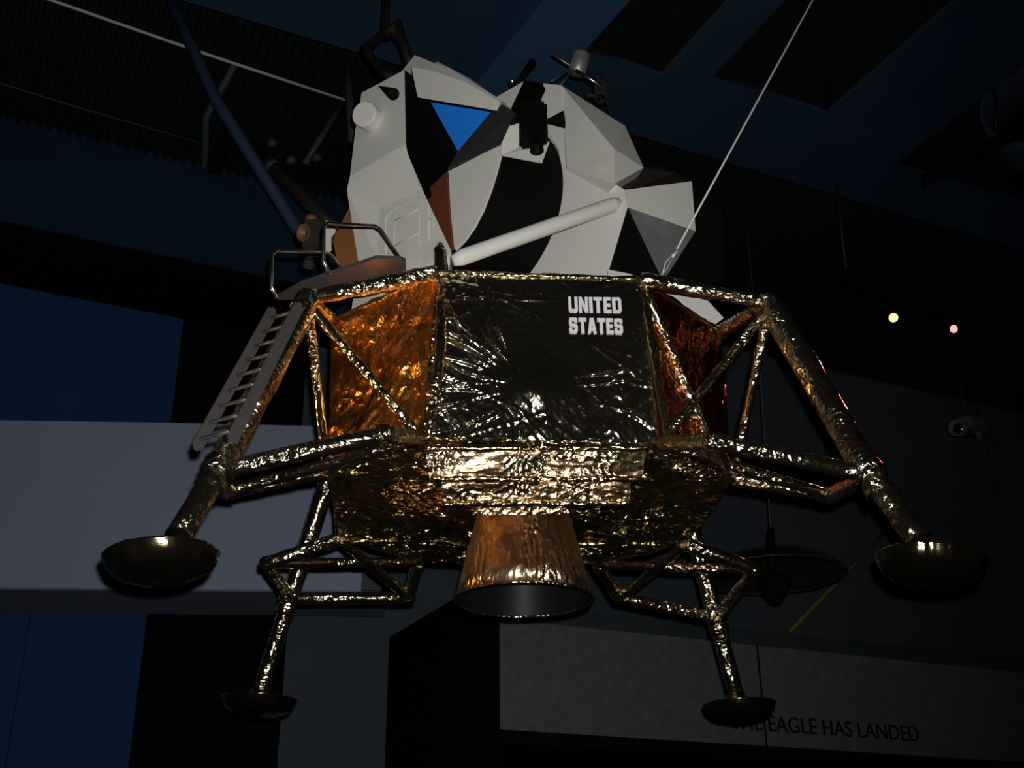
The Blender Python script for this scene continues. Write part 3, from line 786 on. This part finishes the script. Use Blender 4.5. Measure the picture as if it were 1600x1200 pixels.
shell('aft_skirt', [poly(*[(0.4740,-0.3200,1.4661),(0.5629,-0.3200,1.4421),(0.7020,-0.3200,1.4139),(0.8001,-0.3200,1.2836),(0.7635,-0.3200,1.2561),(0.5668,-0.3200,1.3794)])], V((-0.02, .06, 0)), WHITE, asc)
shell('aft_skirt', [poly(*[(0.2734,-0.6626,1.2917),(0.3436,-0.7328,1.2341),(0.3781,-0.7673,1.1912),(0.2715,-0.6607,1.2402)])], V((0, .06, 0)), WHITE, asc)
# left side, brown, seen beyond the nose
shell('left_panel', [poly(*[(-0.7448,-0.0960,1.9108),(-0.8123,-0.0960,1.7289),(-0.7909,-0.0960,1.6343),(-0.7741,-0.0960,1.5721),(-0.7069,-0.0960,1.5746),(-0.6929,-0.0960,1.6222)])], V((0.02, .2, .03)), mat('left_brown_warm_lit', (0.20, 0.075, 0.025), 0.6, spec=0.2), asc)  # brown paint, with the warm lamp's orange light added into its colour

# white plume tube lying across the front
tp = [(-0.3132,-0.8182,1.2135), (-0.2812,-0.8162,1.2319), (0.2980,-0.7053,1.5529), (0.3233,-0.7079,1.5726)]
tpr = [0.020, 0.030, 0.029, 0.012]
bt = tag(tube('plume_tube', tp, tpr, WHITE, asc, 20), 'long white slanting tube across the front')

# ---- thruster quads
def quad_thruster(c, out, cones, label=None, m=BLACK, sc=1.0, parent=None):
    c = V(c); out = V(out).normalized(); sd = out.cross(ZZ).normalized()
    q = box('thruster_quad', c, out * 0.045 * sc, sd * 0.05 * sc, ZZ * 0.085 * sc, m, lander, 0.012)
    for d, ln in cones:
        d = V(d).normalized()
        lathe('thruster_cone', [(0.012 * sc, 0), (0.018 * sc, 0.02 * sc), (0.036 * sc, ln * 0.75 * sc), (0.041 * sc, ln * sc), (0.036 * sc, ln * sc), (0.012 * sc, 0.01)], c + d * 0.035 * sc, d, m, q, 20)
    return q
OUTN = V((0, -1, 0))
qn = quad_thruster((-0.0085,-0.7520,1.8745), OUTN, (), sc=1.05)
def cone_at(base, tip, r, parent, m=BLACK):
    b, t_ = V(base), V(tip); d = t_ - b
    lathe('thruster_cone', [(r * 0.25, 0), (r * 0.45, d.length * 0.3), (r * 0.85, d.length * 0.8), (r, d.length), (r * 0.85, d.length), (r * 0.3, d.length * 0.3)], b, d, m, parent, 20)
cone_at((0.0450,-0.7680,1.8864), (0.1106,-0.7840,1.8866), 0.033, qn)
cone_at((-0.0044,-0.8000,1.8023), (-0.0027,-0.8160,1.7106), 0.027, qn)
cone_at((0.0074,-0.7360,1.9833), (0.0226,-0.7040,2.0884), 0.026, qn)
cone_at((-0.0406,-0.7520,1.9035), (-0.0887,-0.7600,1.9071), 0.036, qn)
tube('quad_arm', ((-0.0073,-0.7200,1.9173), ftz(0.17, 0.17, 1.22)), 0.022, BLACK, qn, 10)
shell('plume_shield', [poly(*[(-0.1299,-0.7040,1.8588),(-0.0868,-0.7040,1.9162),(-0.0487,-0.7040,1.9274),(-0.0502,-0.7040,1.8109),(-0.1279,-0.7040,1.7620)]), poly(*[(-0.1279,-0.7040,1.7620),(-0.0502,-0.7040,1.8109),(0.0568,-0.7360,1.8138),(0.0230,-0.7520,1.6990)])], V((0, .012, .006)), WHITE, qn)
ql = quad_thruster((-0.9079,0.0000,1.7944), (-1, 0, 0), (), m=DBROWN, sc=0.9)
WARMC = mat('warm_lit_brown', (0.16, 0.07, 0.03), 0.5)  # orange lamp light put into the colour of the left thruster cones
cone_at((-0.9072,0.0000,1.8273), (-0.9228,0.0000,1.8995), 0.030, ql, WARMC)
cone_at((-0.9193,-0.0320,1.7936), (-0.9462,-0.0640,1.7822), 0.040, ql, WARMC)
cone_at((-0.9153,0.0000,1.7354), (-0.9183,0.0000,1.6515), 0.030, ql, DBROWN)
tube('quad_arm', ((-0.8988,0.0000,1.7816), (-0.8025,0.0320,1.8184)), 0.024, DBROWN, ql, 10)
shell('plume_shield', [poly(*[(-0.8561,-0.0160,1.8787),(-0.8189,-0.0160,1.8636),(-0.8111,-0.0160,1.8211),(-0.8289,-0.0160,1.7908),(-0.8251,-0.0160,1.7226),(-0.8464,-0.0160,1.7089)])], V((0.004, .012, .006)), WHITEW, ql)
qr = quad_thruster((0.4003,0.0320,2.6897), (1, 0, 0), (), m=DBROWN, sc=0.62)
cone_at((0.3963,0.0000,2.6297), (0.4098,0.0000,2.5851), 0.030, qr, DBROWN)
cone_at((0.3781,0.0000,2.6363), (0.3322,0.0000,2.6414), 0.018, qr, DBROWN)
cone_at((0.3895,0.0000,2.6902), (0.3891,0.0000,2.7593), 0.016, qr, DBROWN)
tube('quad_arm', ((0.4003,0.0320,2.6897), ftz(-0.15, 0.25, 1.25)), 0.02, DBROWN, qr, 10)

# ---- aerials on the roof
ah = lathe('antenna_drum', [(0.001, 0.06), (0.040, 0.06), (0.044, 0.05), (0.044, -0.05), (0.040, -0.055), (0.001, -0.055)], (0.3140,0.0800,2.8920), V((0.25, -0.25, 1)), mat('silver_drum', (0.6, 0.6, 0.6), 0.35, 0.8), lander, 32)
tube('antenna_bar', [(0.1793,0.0800,2.9480), (0.2725,0.0800,2.8778)], 0.007, ALU, ah, 8)
tube('antenna_bar', [(0.2845,0.0000,2.7844), (0.4053,0.0000,2.6987)], 0.010, STEEL, ah, 8)
tube('antenna_cable', [(0.2825,0.0480,2.8241), (0.2465,0.0000,2.7552), (0.1999,-0.0800,2.6302)], 0.006, ALU, ah, 8)
tube('antenna_cable', [(0.2734,0.0480,2.8315), (0.2219,0.0000,2.7616), (0.1550,-0.0800,2.6465)], 0.006, ALU, ah, 8)
sb = tube('aerial_rod', [(-0.0141,-0.0800,2.6148), (0.0399,-0.0320,2.7365), (0.0745,-0.0320,2.7999)], [0.012, 0.016, 0.020], BLACK, lander, 10)
lathe('aerial_stud', [(0.001, 0.02), (0.014, 0.012), (0.016, -0.01), (0.001, -0.015)], (-0.0303,-0.0960,2.6196), (-0.3, -0.8, 0.3), STEEL, sb, 16)
rd = tube('radar_arm', [(-0.5741,-0.0640,2.6234), (-0.6369,-0.0320,2.6988), (-0.6940,-0.0320,2.7792), (-0.7233,-0.0320,2.8312), (-0.6908,0.0000,2.8995), (-0.6350,0.0000,2.9577), (-0.6380,0.0320,3.1953), (-0.6408,0.0320,3.3608)], [0.03, 0.024, 0.023, 0.022, 0.022, 0.022, 0.019, 0.019], mat('black_radar', (0.006, 0.005, 0.005), 0.6, spec=0.2), lander, 14)
tube('radar_arm_link', [(-0.6408,0.0000,2.9495), (-0.5809,0.0000,2.9926), (-0.5473,0.0000,2.9001), (-0.5062,-0.0320,2.7441)], [0.028, 0.030, 0.025, 0.027], rd.data.materials[0], rd, 12)

# ================================================================== SUSPENSION CABLE
c0 = V((0.4332,-0.7520,1.1938)) + V((0, 0, Z0)); c1 = V((0.5162,-0.7520,1.3280)) + V((0, 0, Z0))
c2 = V((1.1872,-0.7520,2.5830)) + V((0, 0, Z0)); c3 = c2 + (c2 - c1).normalized() * 1.0
cab_ = tube('suspension_cable', [c1, c2, c3], 0.0042, CABLE, None, 8)
tag(cab_, 'thin pale steel cable running from the lander rim up to the ceiling', 'cable')
tube('cable_loop', [c1, V((0.4773,-0.7520,1.2496)) + V((0, 0, Z0)), c0], 0.003, CABLE, cab_, 6)
tube('cable_loop', [c1, V((0.4800,-0.7280,1.2913)) + V((0, 0, Z0)), V((0.4554,-0.7280,1.2083)) + V((0, 0, Z0))], 0.003, CABLE, cab_, 6)
tube('cable_clamp', [V((0.4979,-0.7600,1.2949)) + V((0, 0, Z0)), V((0.5216,-0.7600,1.3262)) + V((0, 0, Z0))], 0.007, CABLE, cab_, 8)
tube('cable_tail', [V((0.4986,-0.7600,1.3060)) + V((0, 0, Z0)), V((0.5269,-0.7600,1.3319)) + V((0, 0, Z0))], 0.0026, CABLE, cab_, 6)

# ================================================================== HALL FITTINGS
def fitting(name, pts, r, m, label, cat, group=None, seg=8):
    o = tube(name, pts, r, m, None, seg); tag(o, label, cat, group); return o
PIPEW = mat('white_conduit', (0.60, 0.60, 0.64), 0.5)
PIPEB = mat('blue_brace', (0.022, 0.045, 0.10), 0.7)
PIPEG = mat('grey_steel', (0.045, 0.06, 0.065), 0.6)
fitting('conduit', [(-3.8682,2.1847,7.8000), (-3.2374,2.4867,7.8000), (-2.3126,2.9492,7.8000), (-1.9547,3.1210,7.8000), (-1.0958,3.5212,7.8000)], 0.013, PIPEW, 'straight white conduit under the black deck at upper left', 'pipe')
fitting('thin_pipe', [(-4.1748,3.3553,7.8000), (-3.9138,3.4799,7.8000), (-3.3713,3.7486,7.8000), (-2.3346,4.2238,7.8000)], 0.008, PIPEG, 'thin grey pipe along the lower edge of the black deck at left', 'pipe')
b0, b1 = V((-2.2515,2.4500,7.5834)), V((-1.9418,2.5000,6.9374))
b0 = b0 + (b0 - b1) * ((7.97 - b0.z) / (b0.z - b1.z))
fitting('diagonal_brace', [b0, b1, (-1.2646,2.6000,5.8688)], 0.045, PIPEB, 'blue diagonal steel brace crossing in front of the deck at upper left', 'brace')
fitting('hanger_strut', [(-1.9866,3.1750,7.8500), (-2.2832,3.6753,7.7000), (-2.3004,3.9388,7.3500)], 0.030, PIPEG, 'grey bent hanger strut meeting the white conduit', 'strut')
fitting('hanger_post', [(-1.0940,3.2000,7.8689), (-1.0182,3.2000,7.1504)], 0.034, PIPEG, 'upright grey post at the right end of the white conduit', 'strut')
fitting('hanger_bar', [(-1.1452,3.3000,7.5585), (-1.3909,3.3000,6.9973)], 0.026, PIPEG, 'slanting grey bar beside the upright post at upper left', 'strut')
bk = box('hanging_box', (-2.1197,3.6000,7.2583), V((0.055, 0, 0.0)), V((0, 0.06, 0)), V((0.03, 0, 0.14)), W_BLACK, None, 0.01)
tag(bk, 'small black box hanging beside the bent grey strut', 'box')
lb = tube('light_bar', [(-1.5789,3.0000,6.7407), (-1.2108,3.0000,6.3402), (-1.0712,3.0000,6.1955)], 0.055, mat('dark_bronze', (0.03, 0.027, 0.022), 0.6), None, 12)
tag(lb, 'long dark tubular light bar slanting behind the thrusters at left', 'light bar')
lathe('end_cap', [(0.001, 0.03), (0.05, 0.025), (0.058, 0), (0.058, -0.03), (0.001, -0.03)], (-1.5997,3.0000,6.7630), V((-1.5789,3.0000,6.7407)) - V((-1.2108,3.0000,6.3402)), PIPEG, lb, 16)
for k, p in enumerate(((-1.6264,3.1000,7.0351), (-1.4695,3.1000,6.8872), (-1.2767,3.1000,6.9201))):
    o = lathe('bracket_lamp', [(0.001, 0.04), (0.03, 0.035), (0.034, -0.03), (0.02, -0.06), (0.001, -0.06)], p, (0.4, -0.7, -0.3), PIPEG, None, 14)
    tag(o, ('small grey clamp above the end cap of the dark light bar', 'small grey clamp just right of the light bar end cap', 'small grey clamp under the slanting grey bar')[k], 'clamp', None)

# right side: black drop cables and a track with two lit spotlights
fitting('drop_cable', [(2.9811,3.3000,8.9496), (2.9414,3.3000,7.6251), (2.8949,3.3000,6.9204), (2.8747,3.3000,6.2001)], 0.018, BLKCABLE, 'black drop rod hanging to the right of the steel cable down to the track', 'rod')
fitting('looped_cable', [(3.9730,2.6000,8.3625), (3.9568,2.6000,8.0934), (3.9795,2.6000,7.6405), (3.9832,2.6000,7.3273), (3.9315,2.6000,7.0803)], 0.016, BLKCABLE, 'black looped cable hanging at upper right before the round duct', 'cable')
dk = mat('duct_paint', (0.03, 0.05, 0.075), 0.7)
du = lathe('round_duct', [(0.36, -0.6), (0.36, 0.6), (0.33, 0.6), (0.33, -0.6)], (4.6643,3.2000,7.5371), V((0.55, 0.75, 0.15)), dk, None, 40, True)
tag(du, 'round dark blue air duct cut off by the right edge', 'duct')
tr2 = box('lighting_track', V((3.6338,2.3000,6.6558)), (V((3.9689,2.3000,6.8788)) - V((3.1381,2.3000,6.3868))) * 0.62, V((0, 0.03, 0)), V((0, 0, 0.045)), W_BLACK, None)
tag(tr2, 'short black lighting track under the round duct at right', 'track')
q0, q1 = V((3.5562,5.9000,7.7011)), V((5.6242,6.5000,7.3834))
tk = box('lighting_track', (q0 + q1) / 2, (q1 - q0) / 2 * 1.02, V((0, 0.04, 0)), V((0, 0, 0.025)), W_BLACK, None)
tag(tk, 'long black lighting track holding the two lit spotlights', 'track')
def spot(c, aim, color, strength, label, r=0.075):
    c = V(c); aim = V(aim).normalized()
    o = lathe('spotlight', [(0.02, -0.26), (r * 0.7, -0.24), (r * 1.15, -0.10), (r * 1.25, 0.03), (r * 1.15, 0.03), (r * 1.0, -0.02), (0.001, -0.03)], c - aim * 0.03, aim, W_BLACK, None, 24)
    tag(o, label, 'spotlight')
    lathe('lamp_face', [(0.001, 0.012), (r * 0.6, 0.008), (r * 0.95, 0.0), (0.001, -0.01)], c - aim * 0.02, aim, emit('lamp_glow', color, strength), o, 24)
    tube('mount', [c - aim * 0.16, c - aim * 0.16 + V((0, 0.10, 0.08))], 0.018, W_BLACK, o, 8)
    return o
s1 = V((4.3761,5.8500,7.1715))
spot(s1, V((-0.55, -0.80, -0.30)), (1.0, 0.70, 0.36), 1.3, 'lit spotlight with warm white round face on the long track', 0.050)
sp2 = V((5.0698,6.0000,7.1380))
spot(sp2, V((-0.75, -0.55, -0.35)), (1.0, 0.36, 0.34), 1.5, 'lit spotlight with reddish glow right of the warm white one', 0.044)
lamp('red_track_lamp', 'SPOT', sp2 + V((-0.06, -0.05, -0.03)), (0.80, -0.3, 3.42), 700, (1.0, 0.06, 0.03), 0.06, 13, 0.6)
lamp('pale_track_lamp', 'SPOT', s1 + V((-0.06, -0.08, -0.03)), (0.5, -0.3, 3.4), 60, (1.0, 0.85, 0.6), 0.06, 24, 0.6)

# projector hung on two wires
pj = empty('hanging_projector', (4.8223,5.6000,5.8530))
tag(pj, 'small grey projector hanging on thin wires at far right', 'projector')
GP = mat('projector_grey', (0.12, 0.12, 0.12), 0.6)
ax_ = V((-0.78, -0.52, -0.10)).normalized(); sx_ = ax_.cross(ZZ).normalized()
box('body', V((0.02, 0, 0.02)), ax_ * 0.13, sx_ * 0.09, V((0, 0, 0.07)), GP, pj, 0.015)
lathe('lens_barrel', [(0.001, -0.09), (0.075, -0.09), (0.085, 0.05), (0.074, 0.055), (0.066, 0.02), (0.001, 0.015)], ax_ * 0.16 + V((0, 0, -0.03)), ax_, GP, pj, 24)
lathe('lens_glass', [(0.001, 0.03), (0.03, 0.026), (0.055, 0.012), (0.064, 0.0)], ax_ * 0.165 + V((0, 0, -0.035)), ax_, mat('lens_glass', (0.02, 0.02, 0.02), 0.08, spec=0.9), pj, 24)
shell('rear_fin', [[(0.12, 0.02, 0.03), (0.19, 0.02, 0.05), (0.09, 0.0, -0.13), (0.07, 0.0, -0.03)]], (0.0, 0.03, 0), GP, pj)
p_ = V(pj.location)
tube('wire', [V((-0.01, 0, 0.08)), V((4.9590,5.8000,6.8404)) - p_], 0.005, PIPEG, pj, 6)
tube('wire', [V((4.9654,5.6000,6.0789)) - p_, V((4.9938,5.6000,5.7107)) - p_, V((4.9846,5.6000,5.2233)) - p_], 0.006, PIPEG, pj, 6)

# clear sound dome on a rod, hung behind the right far leg
dome = empty('sound_dome', (2.0040,3.2000,3.7790))
tag(dome, 'clear shallow sound dome with dark driver hanging behind the right rear leg', 'dome')
dp = V(dome.location)
GL = bpy.data.materials.new('clear_acrylic'); GL.use_nodes = True
nt = GL.node_tree; b_ = nt.nodes['Principled BSDF']
b_.inputs['Base Color'].default_value = (0.012, 0.012, 0.012, 1); b_.inputs['Roughness'].default_value = 0.08
b_.inputs['Transmission Weight'].default_value = 0.0; b_.inputs['Alpha'].default_value = 0.32
b_.inputs['Specular IOR Level'].default_value = 0.7
RD = 0.49
pr = [(0.001, 0.15), (RD * 0.35, 0.13), (RD * 0.65, 0.085), (RD * 0.88, 0.025), (RD, -0.03), (RD * 1.0, -0.036), (RD * 0.87, 0.018), (RD * 0.64, 0.078), (RD * 0.34, 0.122), (0.001, 0.142)]
DC = V((0.0, 0, -0.05))
lathe('bowl', pr, DC, (0, 0, 1), GL, dome, 48)
rp = [DC + V((RD * math.cos(a), RD * math.sin(a), -0.033)) for a in [2 * math.pi * i / 64 for i in range(65)]]
tube('bowl_rim', rp, 0.006, mat('rim_grey', (0.02, 0.022, 0.022), 0.5), dome, 6, caps=False)
lathe('driver', [(0.001, -0.235), (0.035, -0.225), (0.10, -0.14), (0.115, -0.08), (0.09, -0.05), (0.001, -0.05)], DC, (0, 0, 1), W_BLACK, dome, 28)
tube('stem', [DC + V((0, 0, -0.06)), DC + V((0, 0, 0.15)), V((2.0083,3.2000,3.9063)) - dp, V((2.0166,3.2000,4.0309)) - dp], [0.022, 0.024, 0.030, 0.022], W_BLACK, dome, 12)
tube('hang_wire', [V((2.0166,3.2000,4.0309)) - dp, V((2.0652,3.2000,5.3442)) - dp, V((2.0785,3.2000,6.5653)) - dp], 0.006, PIPEG, dome, 6)

yc = tube('yellow_tube', [V((3.7208,8.2846,4.4791)), V((4.4575,8.5673,5.1413)), V((5.2651,8.8773,5.8744))], 0.022, mat('yellow_paint', (0.30, 0.24, 0.02), 0.6), None, 8)
tag(yc, 'thin yellow tube slanting on the dark wall behind the sound dome', 'tube')

# small gold model in the opening beneath the fascia, only its top in the frame
sm = empty('small_model', (1.7298,6.0207,2.7830))
tag(sm, 'tiny gold model with two thin arms below the lettered fascia', 'model')
box('tower', V((0, 0, -0.10)), V((0.042, 0, 0)), V((0, 0.042, 0)), V((0, 0, 0.12)), mat('model_tan', (0.40, 0.26, 0.12), 0.5), sm, 0.006)
box('tower_cap', V((0, 0, 0.03)), V((0.034, 0, 0)), V((0, 0.034, 0)), V((0, 0, 0.012)), GOLD, sm, 0.003)
q_ = V(sm.location)
for a, b in (((1.5247,5.9419,2.8794), (1.6132,5.9759,2.7566)), ((1.9789,6.1163,2.8267), (1.8817,6.0790,2.7686))):
    tube('arm', [V(a) - q_, V(b) - q_, V((0, 0, -0.16))], 0.010, GOLD, sm, 8)
lathe('dish', [(0.001, 0.0), (0.015, 0.004), (0.02, 0.016), (0.016, 0.016), (0.001, 0.005)], V((1.9789,6.1163,2.8267)) - q_, (0.5, -0.5, 0.5), STEEL, sm, 14)
